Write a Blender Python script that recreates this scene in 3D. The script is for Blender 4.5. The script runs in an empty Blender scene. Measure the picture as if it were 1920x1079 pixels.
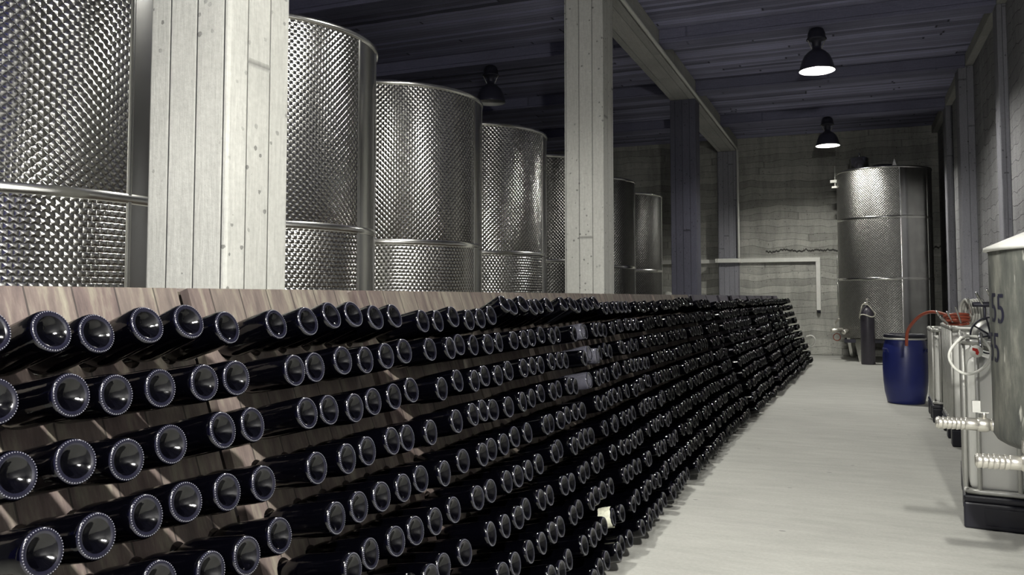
import bpy, math, random
from math import sin, cos, pi, radians, atan2, sqrt, hypot
from mathutils import Vector, Matrix, Euler

random.seed(7)
scn = bpy.context.scene

# ------------------------------------------------------------------ camera, world, exposure
FPX, YAW, PITCH, CY = 1550.975, 0.388461, 0.0530178, 474.99
cam_d = bpy.data.cameras.new('camera')
cam_d.sensor_width = 36.0
cam_d.lens = FPX / 1920 * 36.0
cam_d.shift_y = (CY - 539.5) / 1920
cam_d.clip_start = 0.05
cam = bpy.data.objects.new('camera', cam_d)
scn.collection.objects.link(cam)
cam.location = (0, 0, 1.37)
cam.rotation_euler = (pi / 2 + PITCH, 0, YAW)
scn.camera = cam

world = bpy.data.worlds.new('world')
scn.world = world
world.use_nodes = True
world.node_tree.nodes['Background'].inputs[0].default_value = (0.14, 0.14, 0.75, 1)
world.node_tree.nodes['Background'].inputs[1].default_value = 0.24

vs = scn.view_settings
vs.view_transform = 'Standard'
vs.look = 'None'
vs.exposure = -0.22
vs.gamma = 1.0
vs.use_curve_mapping = False
scn.cycles.sample_clamp_indirect = 6.0
scn.cycles.max_bounces = 8
scn.cycles.diffuse_bounces = 1

LAMP_STRENGTH = 1250.0
LAMP_COLOR = (1.0, 0.98, 0.91, 1)

# ------------------------------------------------------------------ helpers
def link(o):
    scn.collection.objects.link(o)
    return o

class MB:
    """collects polygons for one mesh object"""
    def __init__(s):
        s.v = []; s.f = []; s.m = []; s.uv = []; s.sm = []
    def add(s, verts, faces, mat=0, uvs=None, smooth=False):
        b = len(s.v)
        s.v += [tuple(v) for v in verts]
        for k, f in enumerate(faces):
            s.f.append([b + i for i in f]); s.m.append(mat); s.sm.append(smooth)
            s.uv.append(uvs[k] if uvs else None)
    def box(s, x0, x1, y0, y1, z0, z1, mat=0, M=None):
        vs_ = [(x0,y0,z0),(x1,y0,z0),(x1,y1,z0),(x0,y1,z0),(x0,y0,z1),(x1,y0,z1),(x1,y1,z1),(x0,y1,z1)]
        if M is not None: vs_ = [M @ Vector(v) for v in vs_]
        s.add(vs_, [(0,3,2,1),(4,5,6,7),(0,1,5,4),(1,2,6,5),(2,3,7,6),(3,0,4,7)], mat)
        return s
    def lathe(s, prof, origin=(0,0,0), direction=(0,0,1), seg=32, mat=0, a0=0.0, a1=2*pi, smooth=True, capuv=False):
        """profile = [(radius, height)], turned about the axis; outward normals for height rising"""
        d = Vector(direction).normalized()
        q = Vector((0,0,1)).rotation_difference(d)
        o = Vector(origin)
        full = abs((a1 - a0) - 2*pi) < 1e-6
        n = seg if full else seg + 1
        vs_ = []
        for (r, h) in prof:
            for i in range(n):
                a = a0 + (a1 - a0) * i / seg
                vs_.append(o + q @ Vector((r*cos(a), r*sin(a), h)))
        fs, uvs = [], []
        for j in range(len(prof) - 1):
            for i in range(seg):
                i2 = (i + 1) % n if full else i + 1
                fs.append((j*n+i, j*n+i2, (j+1)*n+i2, (j+1)*n+i))
                R = max(r for r, h in prof)
                u0 = (a0 + (a1-a0)*i/seg)*R; u1 = (a0 + (a1-a0)*(i+1)/seg)*R
                v0 = prof[j][1]; v1 = prof[j+1][1]
                uvs.append([(u0,v0),(u1,v0),(u1,v1),(u0,v1)])
        s.add(vs_, fs, mat, uvs, smooth)
        return s
    def rod(s, p0, p1, r0, r1=None, seg=12, mat=0):
        p0 = Vector(p0); p1 = Vector(p1); L = (p1-p0).length
        r1 = r0 if r1 is None else r1
        e = min(r0, r1) * 0.15
        return s.lathe([(0,0),(r0-e,0),(r0,e),(r1,L-e),(r1-e,L),(0,L)], p0, p1-p0, seg, mat)
    def tube(s, pts, r, seg=8, mat=0, closed=False, sub=6):
        """smooth tube through points (Catmull-Rom)"""
        P = [Vector(p) for p in pts]
        out = []
        n = len(P)
        rng = n if closed else n - 1
        for i in range(rng):
            g = (lambda k: P[k % n]) if closed else (lambda k: P[max(0, min(n-1, k))])
            a, b, c, d = g(i-1), g(i), g(i+1), g(i+2)
            for t in range(sub):
                u = t / sub
                out.append(0.5*((2*b) + (c-a)*u + (2*a-5*b+4*c-d)*u*u + (3*b-a-3*c+d)*u**3))
        if not closed: out.append(P[-1])
        m = len(out)
        vs_ = []; up = Vector((0.13, 0.21, 1)).normalized()
        for i, p in enumerate(out):
            t = (out[(i+1) % m] - out[i-1]) if closed else (out[min(m-1,i+1)] - out[max(0,i-1)])
            t.normalize()
            x = t.cross(up)
            if x.length < 1e-3: x = t.cross(Vector((1,0,0)))
            x.normalize(); y = x.cross(t)
            for k in range(seg):
                a = 2*pi*k/seg
                vs_.append(p + x*r*cos(a) + y*r*sin(a))
        fs = []
        for i in range(m if closed else m-1):
            j = (i+1) % m
            for k in range(seg):
                k2 = (k+1) % seg
                fs.append((i*seg+k, i*seg+k2, j*seg+k2, j*seg+k))
        if not closed:
            fs.append(tuple(range(seg-1,-1,-1))); fs.append(tuple((m-1)*seg+k for k in range(seg)))
        s.add(vs_, fs, mat, None, True)
        return s
    def build(s, name, mats, parent=None, loc=None):
        me = bpy.data.meshes.new(name)
        me.from_pydata(s.v, [], s.f)
        if not isinstance(mats, (list, tuple)): mats = [mats]
        for m in mats: me.materials.append(m)
        me.polygons.foreach_set('material_index', s.m)
        me.polygons.foreach_set('use_smooth', s.sm)
        if any(u for u in s.uv):
            ul = me.uv_layers.new(name='UVMap')
            k = 0
            for f, u in zip(s.f, s.uv):
                for j in range(len(f)):
                    ul.data[k].uv = u[j] if u else (0, 0)
                    k += 1
        me.validate(); me.update()
        o = link(bpy.data.objects.new(name, me))
        if parent is not None: o.parent = parent
        if loc is not None: o.location = loc
        return o

def bevel(o, w=0.01, seg=2):
    m = o.modifiers.new('bevel', 'BEVEL'); m.width = w; m.segments = seg; m.limit_method = 'ANGLE'
    return o

def tag(o, label, cat, group=None, kind=None):
    o['label'] = label; o['category'] = cat
    if group: o['group'] = group
    if kind: o['kind'] = kind
    return o

def thing(name, label, cat, loc=(0,0,0), rz=0.0, group=None):
    o = link(bpy.data.objects.new(name, None))
    o.location = loc; o.rotation_euler = (0, 0, rz); o.empty_display_size = 0.1
    return tag(o, label, cat, group)

def struct(name, mb, mats, bev=0):
    o = mb.build(name, mats); o['kind'] = 'structure'
    if bev: bevel(o, bev, 2)
    return o

# ------------------------------------------------------------------ materials
class NT:
    def __init__(s, name):
        s.m = bpy.data.materials.new(name); s.m.use_nodes = True
        s.t = s.m.node_tree; s.p = s.t.nodes['Principled BSDF']
    def n(s, typ, **k):
        nd = s.t.nodes.new(typ)
        for a, b in k.items(): setattr(nd, a, b)
        return nd
    def l(s, a, b): s.t.links.new(a, b)
    def math(s, op, a, b=None, c=None):
        nd = s.n('ShaderNodeMath', operation=op)
        for i, v in enumerate((a, b, c)):
            if v is None: continue
            if isinstance(v, (int, float)): nd.inputs[i].default_value = v
            else: s.l(v, nd.inputs[i])
        return nd.outputs[0]
    def ramp(s, fac, stops):
        nd = s.n('ShaderNodeValToRGB')
        el = nd.color_ramp.elements
        while len(el) > 1: el.remove(el[-1])
        el[0].position, el[0].color = stops[0][0], stops[0][1]
        for p, c in stops[1:]:
            e = el.new(p); e.color = c
        s.l(fac, nd.inputs[0]); return nd.outputs[0]
    def noise(s, vec, scale, detail=4, rough=0.55, dim=None):
        nd = s.n('ShaderNodeTexNoise'); nd.inputs['Scale'].default_value = scale
        nd.inputs['Detail'].default_value = detail; nd.inputs['Roughness'].default_value = rough
        s.l(vec, nd.inputs['Vector']); return nd.outputs['Fac']
    def scale(s, vec, sc):
        nd = s.n('ShaderNodeVectorMath', operation='MULTIPLY'); s.l(vec, nd.inputs[0])
        nd.inputs[1].default_value = sc; return nd.outputs[0]
    def mixc(s, fac, a, b, mode='MIX'):
        nd = s.n('ShaderNodeMix', data_type='RGBA', blend_type=mode)
        if isinstance(fac, (int, float)): nd.inputs[0].default_value = fac
        else: s.l(fac, nd.inputs[0])
        for i, v in ((6, a), (7, b)):
            if isinstance(v, tuple): nd.inputs[i].default_value = v
            else: s.l(v, nd.inputs[i])
        return nd.outputs[2]
    def bump(s, h, strength, dist, prev=None):
        nd = s.n('ShaderNodeBump'); nd.inputs['Strength'].default_value = strength
        nd.inputs['Distance'].default_value = dist; s.l(h, nd.inputs['Height'])
        if prev is not None: s.l(prev, nd.inputs['Normal'])
        return nd.outputs[0]

def plain(name, col, rough=0.5, metal=0.0, emit=None, strength=0, coat=0.0, noise_amt=0.12, nscale=14):
    k = NT(name)
    tc = k.n('ShaderNodeTexCoord').outputs['Object']
    nz = k.noise(tc, nscale, 5)
    f = k.math('MULTIPLY_ADD', nz, noise_amt*2, 1-noise_amt)
    c = k.mixc(1.0, (*col, 1), k.ramp(f, [(0,(0,0,0,1)),(1,(1,1,1,1))]), 'MULTIPLY')
    nd = k.n('ShaderNodeVectorMath', operation='SCALE'); nd.inputs[0].default_value = col
    k.l(f, nd.inputs['Scale']); k.l(nd.outputs[0], k.p.inputs['Base Color'])
    k.p.inputs['Roughness'].default_value = rough; k.p.inputs['Metallic'].default_value = metal
    k.p.inputs['Coat Weight'].default_value = coat
    if emit:
        k.p.inputs['Emission Color'].default_value = emit; k.p.inputs['Emission Strength'].default_value = strength
    return k.m

def concrete(name, axis, width, long_axis, base=(0.42,0.42,0.40), seam=0.6, tone=0.3, pits=True, jitter=0.0, streak=0.0, rough_bump=0.5, crack=False):
    """board-marked concrete: planks of `width` counted along `axis` (a tuple of weights), running along `long_axis`"""
    k = NT(name)
    tc = k.n('ShaderNodeTexCoord').outputs['Object']
    dot = k.n('ShaderNodeVectorMath', operation='DOT_PRODUCT'); k.l(tc, dot.inputs[0]); dot.inputs[1].default_value = axis
    lng = k.n('ShaderNodeVectorMath', operation='DOT_PRODUCT'); k.l(tc, lng.inputs[0]); lng.inputs[1].default_value = long_axis
    big = k.noise(tc, 0.7, 3)
    d0 = k.math('ADD', dot.outputs['Value'], k.math('MULTIPLY', k.noise(tc, 1.3, 2), jitter))
    d = k.math('DIVIDE', d0, width)
    ix = k.math('FLOOR', d); fr = k.math('FRACT', d)
    wn = k.n('ShaderNodeTexWhiteNoise', noise_dimensions='1D'); k.l(ix, wn.inputs['W'])
    ln = k.math('ADD', k.math('DIVIDE', lng.outputs['Value'], 5.5), k.math('MULTIPLY', wn.outputs['Value'], 7.0))
    ji = k.math('FLOOR', ln); jf = k.math('FRACT', ln)
    wn2 = k.n('ShaderNodeTexWhiteNoise', noise_dimensions='2D')
    cb = k.n('ShaderNodeCombineXYZ'); k.l(ix, cb.inputs[0]); k.l(ji, cb.inputs[1]); k.l(cb.outputs[0], wn2.inputs['Vector'])
    edge = k.math('MINIMUM', fr, k.math('SUBTRACT', 1.0, fr))
    seam_m = k.math('SUBTRACT', 1.0, k.math('MINIMUM', 1.0, k.math('DIVIDE', edge, 0.045)))
    jedge = k.math('MINIMUM', jf, k.math('SUBTRACT', 1.0, jf))
    seam_j = k.math('SUBTRACT', 1.0, k.math('MINIMUM', 1.0, k.math('DIVIDE', jedge, 0.004)))
    seams = k.math('MAXIMUM', seam_m, seam_j)
    # grain stretched along the board
    st = [9.0 + 70*abs(a) if True else 1 for a in axis]
    st = [6.0 if abs(l) > .5 else 60.0 for l in long_axis]
    grain = k.noise(k.scale(tc, tuple(st)), 1.0, 5, 0.65)
    fine = k.noise(tc, 38, 6, 0.7)
    tonev = k.math('MULTIPLY_ADD', wn2.outputs['Value'], tone, 1 - tone/2)
    tonev = k.math('MULTIPLY', tonev, k.math('MULTIPLY_ADD', grain, 0.45, 0.78))
    tonev = k.math('MULTIPLY', tonev, k.math('MULTIPLY_ADD', big, 0.8, 0.6))
    tonev = k.math('MULTIPLY', tonev, k.math('MULTIPLY_ADD', fine, 0.5, 0.75))
    tonev = k.math('MULTIPLY', tonev, k.math('SUBTRACT', 1.0, k.math('MULTIPLY', seams, seam)))
    if streak > 0:
        sv = k.noise(k.scale(tc, (3.7, 3.7, 0.7)), 1.0, 9, 0.75)
        sv = k.ramp(sv, [(0.34,(0,0,0,1)),(0.62,(1,1,1,1))])
        tonev = k.math('MULTIPLY', tonev, k.math('MULTIPLY_ADD', sv, streak, 1 - streak*0.6))
    h = k.math('ADD', k.math('MULTIPLY', seams, -1.0), k.math('MULTIPLY', wn2.outputs['Value'], 0.6))
    h = k.math('ADD', h, k.math('MULTIPLY', grain, 0.8 * rough_bump * 2))
    if pits:
        vo = k.n('ShaderNodeTexVoronoi'); vo.inputs['Scale'].default_value = 14.0; k.l(tc, vo.inputs['Vector'])
        gate = k.ramp(k.noise(tc, 2.3, 3), [(0.44,(0,0,0,1)),(0.56,(1,1,1,1))])
        pm = k.math('LESS_THAN', k.math('ADD', vo.outputs['Distance'], k.math('MULTIPLY', k.math('SUBTRACT', fine, 0.5), 0.35)), 0.15)
        pm = k.math('MULTIPLY', pm, gate)
        tonev = k.math('MULTIPLY', tonev, k.math('SUBTRACT', 1.0, k.math('MULTIPLY', pm, 0.55)))
        h = k.math('SUBTRACT', h, k.math('MULTIPLY', pm, 1.2))
    if crack:
        sep = k.n('ShaderNodeSeparateXYZ'); k.l(tc, sep.inputs[0])
        cn = k.n('ShaderNodeTexNoise', noise_dimensions='1D'); cn.inputs['Scale'].default_value = 2.4; cn.inputs['Detail'].default_value = 6
        cn.inputs['Roughness'].default_value = 0.7; k.l(sep.outputs[0], cn.inputs['W'])
        zc = k.math('MULTIPLY_ADD', cn.outputs['Fac'], 0.34, 2.31)
        dist = k.math('ABSOLUTE', k.math('SUBTRACT', sep.outputs[2], zc))
        on = k.math('MULTIPLY', k.math('LESS_THAN', dist, 0.022), k.math('GREATER_THAN', sep.outputs[0], -1.9))
        tonev = k.math('MULTIPLY', tonev, k.math('SUBTRACT', 1.0, k.math('MULTIPLY', on, 0.85)))
        # lamp light on the lower wall painted in as a paler band
        low = k.math('LESS_THAN', sep.outputs[2], 2.35)
        tonev = k.math('MULTIPLY', tonev, k.math('MULTIPLY_ADD', low, 0.25, 1.0))
    nd = k.n('ShaderNodeVectorMath', operation='SCALE'); nd.inputs[0].default_value = base
    k.l(tonev, nd.inputs['Scale']); k.l(nd.outputs[0], k.p.inputs['Base Color'])
    k.p.inputs['Roughness'].default_value = 0.9
    b = k.bump(h, 0.7, 0.012)
    b = k.bump(fine, 0.35, 0.006, b)
    k.l(b, k.p.inputs['Normal'])
    return k.m

def dimple_steel(name, pattern, rough=0.2, tint=1.0):
    """circular-dimpled stainless sheet, metres in UV"""
    k = NT(name)
    uv = k.n('ShaderNodeTexCoord').outputs['UV']
    sep = k.n('ShaderNodeSeparateXYZ'); k.l(uv, sep.inputs[0]); u, v = sep.outputs[0], sep.outputs[1]
    if pattern == 'diamond':
        a = 0.052
        p = k.math('DIVIDE', k.math('ADD', u, v), a); q = k.math('DIVIDE', k.math('SUBTRACT', u, v), a)
    else:
        row = k.math('FLOOR', k.math('DIVIDE', v, 0.032))
        p = k.math('ADD', k.math('DIVIDE', u, 0.045), k.math('MULTIPLY', k.math('MODULO', row, 2.0), 0.5))
        q = k.math('DIVIDE', v, 0.032)
    fp = k.math('SUBTRACT', k.math('FRACT', p), 0.5); fq = k.math('SUBTRACT', k.math('FRACT', q), 0.5)
    dd = k.math('SQRT', k.math('ADD', k.math('MULTIPLY', fp, fp), k.math('MULTIPLY', fq, fq)))
    pyr = k.math('SUBTRACT', 0.5, k.math('MAXIMUM', k.math('ABSOLUTE', fp), k.math('ABSOLUTE', fq)))
    dome = k.math('MAXIMUM', k.math('SUBTRACT', 0.5, dd), 0.0)
    dome = k.math('ADD', k.math('MULTIPLY', dome, 0.45), k.math('MULTIPLY', pyr, 0.55))
    dome = k.math('POWER', k.math('MULTIPLY', dome, 2.0), 0.7)
    ip = k.math('FLOOR', p); iq = k.math('FLOOR', q)
    cb = k.n('ShaderNodeCombineXYZ'); k.l(ip, cb.inputs[0]); k.l(iq, cb.inputs[1])
    wn = k.n('ShaderNodeTexWhiteNoise', noise_dimensions='2D'); k.l(cb.outputs[0], wn.inputs['Vector'])
    big = k.noise(k.scale(uv, (1.5, 0.8, 1)), 1.0, 3)
    tone = k.math('MULTIPLY_ADD', wn.outputs['Value'], 0.12, k.math('MULTIPLY_ADD', big, 0.3, 0.5))
    # base tone darker towards the edge of each dimple
    tone = k.math('MULTIPLY', tone, k.math('MULTIPLY_ADD', dome, 0.55, 0.55))
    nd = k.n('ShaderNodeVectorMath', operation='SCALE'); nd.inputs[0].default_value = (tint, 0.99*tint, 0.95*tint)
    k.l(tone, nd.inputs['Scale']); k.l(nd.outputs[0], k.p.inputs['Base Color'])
    k.p.inputs['Metallic'].default_value = 1.0; k.p.inputs['Roughness'].default_value = rough
    b = k.bump(dome, 0.8, 0.008)
    b = k.bump(big, 0.25, 0.03, b)
    k.l(b, k.p.inputs['Normal'])
    return k.m

M = {}
M['wall_far'] = concrete('far_wall_concrete', (0,0,1), 0.16, (1,0,0), base=(0.36,0.36,0.33), tone=0.34, seam=0.32, jitter=0.25, streak=0.45, crack=True)
M['wall_side'] = concrete('side_wall_concrete', (0,0,1), 0.19, (0,1,0), base=(0.30,0.30,0.31), tone=0.18, jitter=0.35, streak=0.4, seam=0.35)
M['ceiling'] = concrete('ceiling_concrete', (0,1,0), 0.105, (1,0,0), base=(0.32,0.32,0.46), tone=0.95, jitter=0.08, seam=0.9, rough_bump=1.2, pits=False)  # blue tint of the shadows put into the base colour
M['beam'] = concrete('beam_concrete', (0,1,1), 0.17, (1,0,0), base=(0.20,0.20,0.29), tone=0.2, seam=0.3, pits=False)  # dim, bluish shade of the beam faces painted into the base colour
M['girder'] = concrete('girder_concrete', (1,0,1), 0.23, (0,1,0), base=(0.44,0.44,0.42), tone=0.15, seam=0.2, pits=False, rough_bump=1.2)
M['column'] = concrete('column_concrete', (1,1,0), 0.155, (0,0,1), base=(0.50,0.50,0.47), tone=0.10, seam=0.45, pits=True, rough_bump=0.25)
M['column_dark'] = concrete('dark_column_concrete', (1,1,0), 0.13, (0,0,1), base=(0.09,0.09,0.12), tone=0.2, seam=0.6, pits=True)  # third column: much darker base colour than the other columns
M['pilaster'] = concrete('pilaster_concrete', (1,1,0), 0.12, (0,0,1), base=(0.26,0.26,0.29), tone=0.2, seam=0.4, pits=True)

def floor_mat():
    k = NT('floor_concrete')
    tc = k.n('ShaderNodeTexCoord').outputs['Object']
    a = k.noise(tc, 0.8, 5); b = k.noise(k.scale(tc, (2.0, 9.0, 1)), 1.0, 7, 0.7); c = k.noise(tc, 45, 5, 0.7)
    t = k.math('MULTIPLY_ADD', a, 0.35, 0.82)
    t = k.math('MULTIPLY', t, k.math('MULTIPLY_ADD', b, 0.55, 0.72))
    t = k.math('MULTIPLY', t, k.math('MULTIPLY_ADD', c, 0.4, 0.8))
    vo = k.n('ShaderNodeTexVoronoi'); vo.inputs['Scale'].default_value = 2.2; k.l(k.scale(tc, (1.0, 2.5, 1)), vo.inputs['Vector'])
    sp = k.math('LESS_THAN', vo.outputs['Distance'], 0.045)
    t = k.math('MULTIPLY', t, k.math('SUBTRACT', 1.0, k.math('MULTIPLY', sp, 0.55)))
    nd = k.n('ShaderNodeVectorMath', operation='SCALE'); nd.inputs[0].default_value = (0.45,0.45,0.42)
    k.l(t, nd.inputs['Scale']); k.l(nd.outputs[0], k.p.inputs['Base Color'])
    k.p.inputs['Roughness'].default_value = 0.75
    k.l(k.bump(b, 0.35, 0.01, k.bump(c, 0.3, 0.004)), k.p.inputs['Normal'])
    return k.m
M['floor'] = floor_mat()

def wood_mat():
    k = NT('rack_wood')
    tc = k.n('ShaderNodeTexCoord').outputs['Object']
    oi = k.n('ShaderNodeObjectInfo').outputs['Random']
    off = k.n('ShaderNodeCombineXYZ'); k.l(k.math('MULTIPLY', oi, 40.0), off.inputs[1]); k.l(k.math('MULTIPLY', oi, 13.0), off.inputs[2])
    ad = k.n('ShaderNodeVectorMath', operation='ADD'); k.l(tc, ad.inputs[0]); k.l(off.outputs[0], ad.inputs[1])
    sep = k.n('ShaderNodeSeparateXYZ'); k.l(tc, sep.inputs[0])
    d = k.math('DIVIDE', sep.outputs[1], 0.127)
    ix = k.math('FLOOR', d); fr = k.math('FRACT', d)
    wn = k.n('ShaderNodeTexWhiteNoise', noise_dimensions='1D'); k.l(k.math('ADD', ix, k.math('MULTIPLY', oi, 91.0)), wn.inputs['W'])
    edge = k.math('MINIMUM', fr, k.math('SUBTRACT', 1.0, fr))
    seam = k.math('LESS_THAN', edge, 0.02)
    dist = k.n('ShaderNodeVectorMath', operation='ADD')
    k.l(k.scale(ad.outputs[0], (14.0, 26.0, 1.7)), dist.inputs[0])
    k.l(wn.outputs['Color'], dist.inputs[1])
    g1 = k.noise(dist.outputs[0], 1.0, 6, 0.65)
    g2 = k.noise(k.scale(ad.outputs[0], (50, 160, 6)), 1.0, 3, 0.6)
    c = k.ramp(g1, [(0.28,(0.038,0.025,0.027,1)),(0.5,(0.098,0.073,0.066,1)),(0.72,(0.195,0.18,0.14,1))])
    # grime and bleaching with a shape of its own
    up = k.math('ADD', k.math('MULTIPLY', sep.outputs[2], 0.9), k.math('MULTIPLY', k.noise(ad.outputs[0], 3.0, 4), 0.5))
    c = k.mixc(k.ramp(up, [(1.15,(0,0,0,1)),(1.0,(0,0,0,1))]) if False else k.math('MULTIPLY', wn.outputs['Value'], 0.3), c, (0.21,0.20,0.16,1))
    v = k.math('MULTIPLY', k.math('MULTIPLY_ADD', g2, 0.5, 0.75), k.math('SUBTRACT', 1.0, k.math('MULTIPLY', seam, 0.7)))
    nd = k.n('ShaderNodeVectorMath', operation='SCALE'); k.l(c, nd.inputs[0]); k.l(v, nd.inputs['Scale'])
    k.l(nd.outputs[0], k.p.inputs['Base Color'])
    k.p.inputs['Roughness'].default_value = 0.7
    k.l(k.bump(k.math('SUBTRACT', g1, k.math('MULTIPLY', seam, 0.8)), 0.4, 0.006), k.p.inputs['Normal'])
    return k.m
M['wood'] = wood_mat()

def bottle_mat():
    k = NT('dark_bottle_glass')
    k.p.inputs['Base Color'].default_value = (0.0005, 0.0005, 0.0011, 1)
    k.p.inputs['Roughness'].default_value = 0.10
    k.p.inputs['IOR'].default_value = 1.40
    tc = k.n('ShaderNodeTexCoord').outputs['Object']
    k.l(k.bump(k.noise(tc, 55, 3), 0.10, 0.004), k.p.inputs['Normal'])
    return k.m
M['bottle'] = bottle_mat()
M['beads'] = plain('ground_glass_beads', (0.10,0.10,0.12), 0.3, noise_amt=0.3, nscale=60)
M['scuffed'] = plain('scuffed_glass_ring', (0.006,0.006,0.012), 0.17, noise_amt=0.4, nscale=60)
def clear_bottle_mat():
    k = NT('smoky_clear_glass')
    k.p.inputs['Base Color'].default_value = (0.45, 0.45, 0.55, 1)
    k.p.inputs['Roughness'].default_value = 0.08
    k.p.inputs['Transmission Weight'].default_value = 0.85
    k.p.inputs['IOR'].default_value = 1.5
    return k.m
M['clear'] = clear_bottle_mat()

M['steel_d'] = dimple_steel('dimpled_steel_diamond', 'diamond', 0.17, 0.8)
M['steel_b'] = dimple_steel('dimpled_steel_brick', 'brick', 0.19, 0.85)
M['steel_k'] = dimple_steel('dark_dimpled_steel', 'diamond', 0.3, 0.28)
M['steel_f'] = dimple_steel('dull_dimpled_steel', 'diamond', 0.38, 0.6)
M['steel'] = plain('smooth_steel', (0.55,0.55,0.53), 0.22, 1.0, noise_amt=0.2, nscale=3)
M['steel_bright'] = plain('polished_steel', (0.78,0.78,0.74), 0.2, 1.0)
M['galv'] = plain('galvanised_steel', (0.55,0.55,0.52), 0.42, 0.6, noise_amt=0.2)
M['dark_metal'] = plain('dark_painted_metal', (0.035,0.035,0.05), 0.45, 0.4)
M['shade'] = plain('lamp_shade_enamel', (0.07,0.07,0.10), 0.35, 0.5)
M['shade_in'] = plain('lamp_reflector_white', (0.75,0.75,0.7), 0.4, 0.0)
M['lamp'] = plain('lamp_glass_lit', (0.9,0.9,0.9), 0.4, 0.0, LAMP_COLOR, LAMP_STRENGTH)
M['lamp_strong'] = plain('lamp_glass_strong', (0.9,0.9,0.9), 0.4, 0.0, LAMP_COLOR, LAMP_STRENGTH*3.4)  # emission of the assumed globe lamp only
M['lamp_off'] = plain('lamp_glass_unlit', (0.7,0.7,0.62), 0.25, 0.0)
M['white_paint'] = plain('white_painted_pipe', (0.78,0.78,0.73), 0.4)
M['drum'] = plain('blue_drum_plastic', (0.015,0.022,0.125), 0.35, noise_amt=0.15)
M['black_plastic'] = plain('black_plastic', (0.012,0.012,0.02), 0.4)
M['hdpe'] = plain('white_tote_plastic', (0.80,0.80,0.76), 0.38, noise_amt=0.06, nscale=4)
M['red_hose'] = plain('red_rubber_hose', (0.30,0.065,0.035), 0.4)
M['grey_hose'] = plain('grey_rubber_hose', (0.50,0.50,0.46), 0.5)
M['white_hose'] = plain('white_plastic_hose', (0.75,0.75,0.70), 0.35)
M['lid_white'] = plain('white_vat_lid', (0.80,0.80,0.76), 0.4)
M['brass'] = plain('nickel_brass_valve', (0.66,0.64,0.58), 0.3, 0.8)
M['red_mark'] = plain('red_mark', (0.55,0.03,0.02), 0.5)
M['ink'] = plain('black_stencil_paint', (0.012,0.012,0.03), 0.6)
M['gas'] = plain('gas_bottle_paint', (0.05,0.045,0.06), 0.4)
M['rope'] = plain('pale_rope', (0.6,0.58,0.5), 0.8)
M['foil'] = plain('crumpled_label_paper', (0.62,0.62,0.5), 0.6, noise_amt=0.5, nscale=90)

def vat_mat():
    k = NT('weathered_grey_vat')
    tc = k.n('ShaderNodeTexCoord').outputs['Object']
    a = k.noise(k.scale(tc, (9, 9, 2.2)), 1.0, 7, 0.7); b = k.noise(tc, 30, 6, 0.75)
    sc = k.noise(k.scale(tc, (22, 22, 5)), 1.0, 3)
    c = k.ramp(a, [(0.3,(0.05,0.055,0.055,1)),(0.52,(0.13,0.135,0.12,1)),(0.68,(0.27,0.27,0.235,1))])
    c = k.mixc(k.ramp(sc, [(0.66,(0,0,0,1)),(0.72,(1,1,1,1))]), c, (0.5,0.5,0.45,1))
    k.l(c, k.p.inputs['Base Color']); k.p.inputs['Roughness'].default_value = 0.6
    k.l(k.bump(b, 0.4, 0.004), k.p.inputs['Normal'])
    return k.m
M['vat'] = vat_mat()

# ------------------------------------------------------------------ the hall
XR, XL, YF, YB, ZC = 1.90, -8.0, 20.95, -5.0, 5.29
struct('floor', MB().box(XL-.3, XR+.3, YB, YF+.3, -0.2, 0), M['floor'])
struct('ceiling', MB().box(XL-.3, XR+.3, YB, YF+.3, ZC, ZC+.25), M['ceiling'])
struct('wall_back', MB().box(XL-.3, XR+.3, YF, YF+.3, 0, ZC), M['wall_far'])
struct('wall_right', MB().box(XR, XR+.3, YB, YF, 0, ZC), M['wall_side'])
struct('wall_left', MB().box(XL-.3, XL, YB, YF, 0, ZC), M['wall_side'])

CX0, CX1 = -2.98, -2.52
tn = [0]
def trim(mb, mat, bev=0.012):
    tn[0] += 1
    return struct('trim_%d' % tn[0], mb, mat, bev)
# the long girder on the columns
trim(MB().box(CX0+.01, CX1-.01, YB, YF, 4.94, ZC), M['girder'])
# free standing columns
for y, m in ((-3.2, 'column'), (2.86, 'column'), (8.85, 'column'), (14.85, 'column_dark')):
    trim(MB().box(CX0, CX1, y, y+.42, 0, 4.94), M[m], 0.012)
trim(MB().box(CX0, CX1, 20.6, YF, 0, 4.94), M['pilaster'], 0.012)
# cross beams of both bays
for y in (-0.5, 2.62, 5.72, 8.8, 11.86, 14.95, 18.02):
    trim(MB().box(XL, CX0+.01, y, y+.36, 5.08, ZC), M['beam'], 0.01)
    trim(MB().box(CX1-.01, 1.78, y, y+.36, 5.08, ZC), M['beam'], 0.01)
trim(MB().box(1.78, XR, YB, YF, 5.11, ZC), M['girder'], 0.01)
# wall pilasters on the right
for y, x0, w in ((5.9, 1.76, .3), (8.9, 1.73, .3), (11.95, 1.79, .3), (15.0, 1.68, .42), (18.02, 1.77, .36)):
    trim(MB().box(x0, XR, y, y+w, 0, 5.11), M['pilaster'], 0.012)
# plinth of rough render along the foot of the far wall
trim(MB().box(-2.3, 1.9, 20.90, YF, 0, 0.40), M['wall_far'], 0.02)

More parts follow.
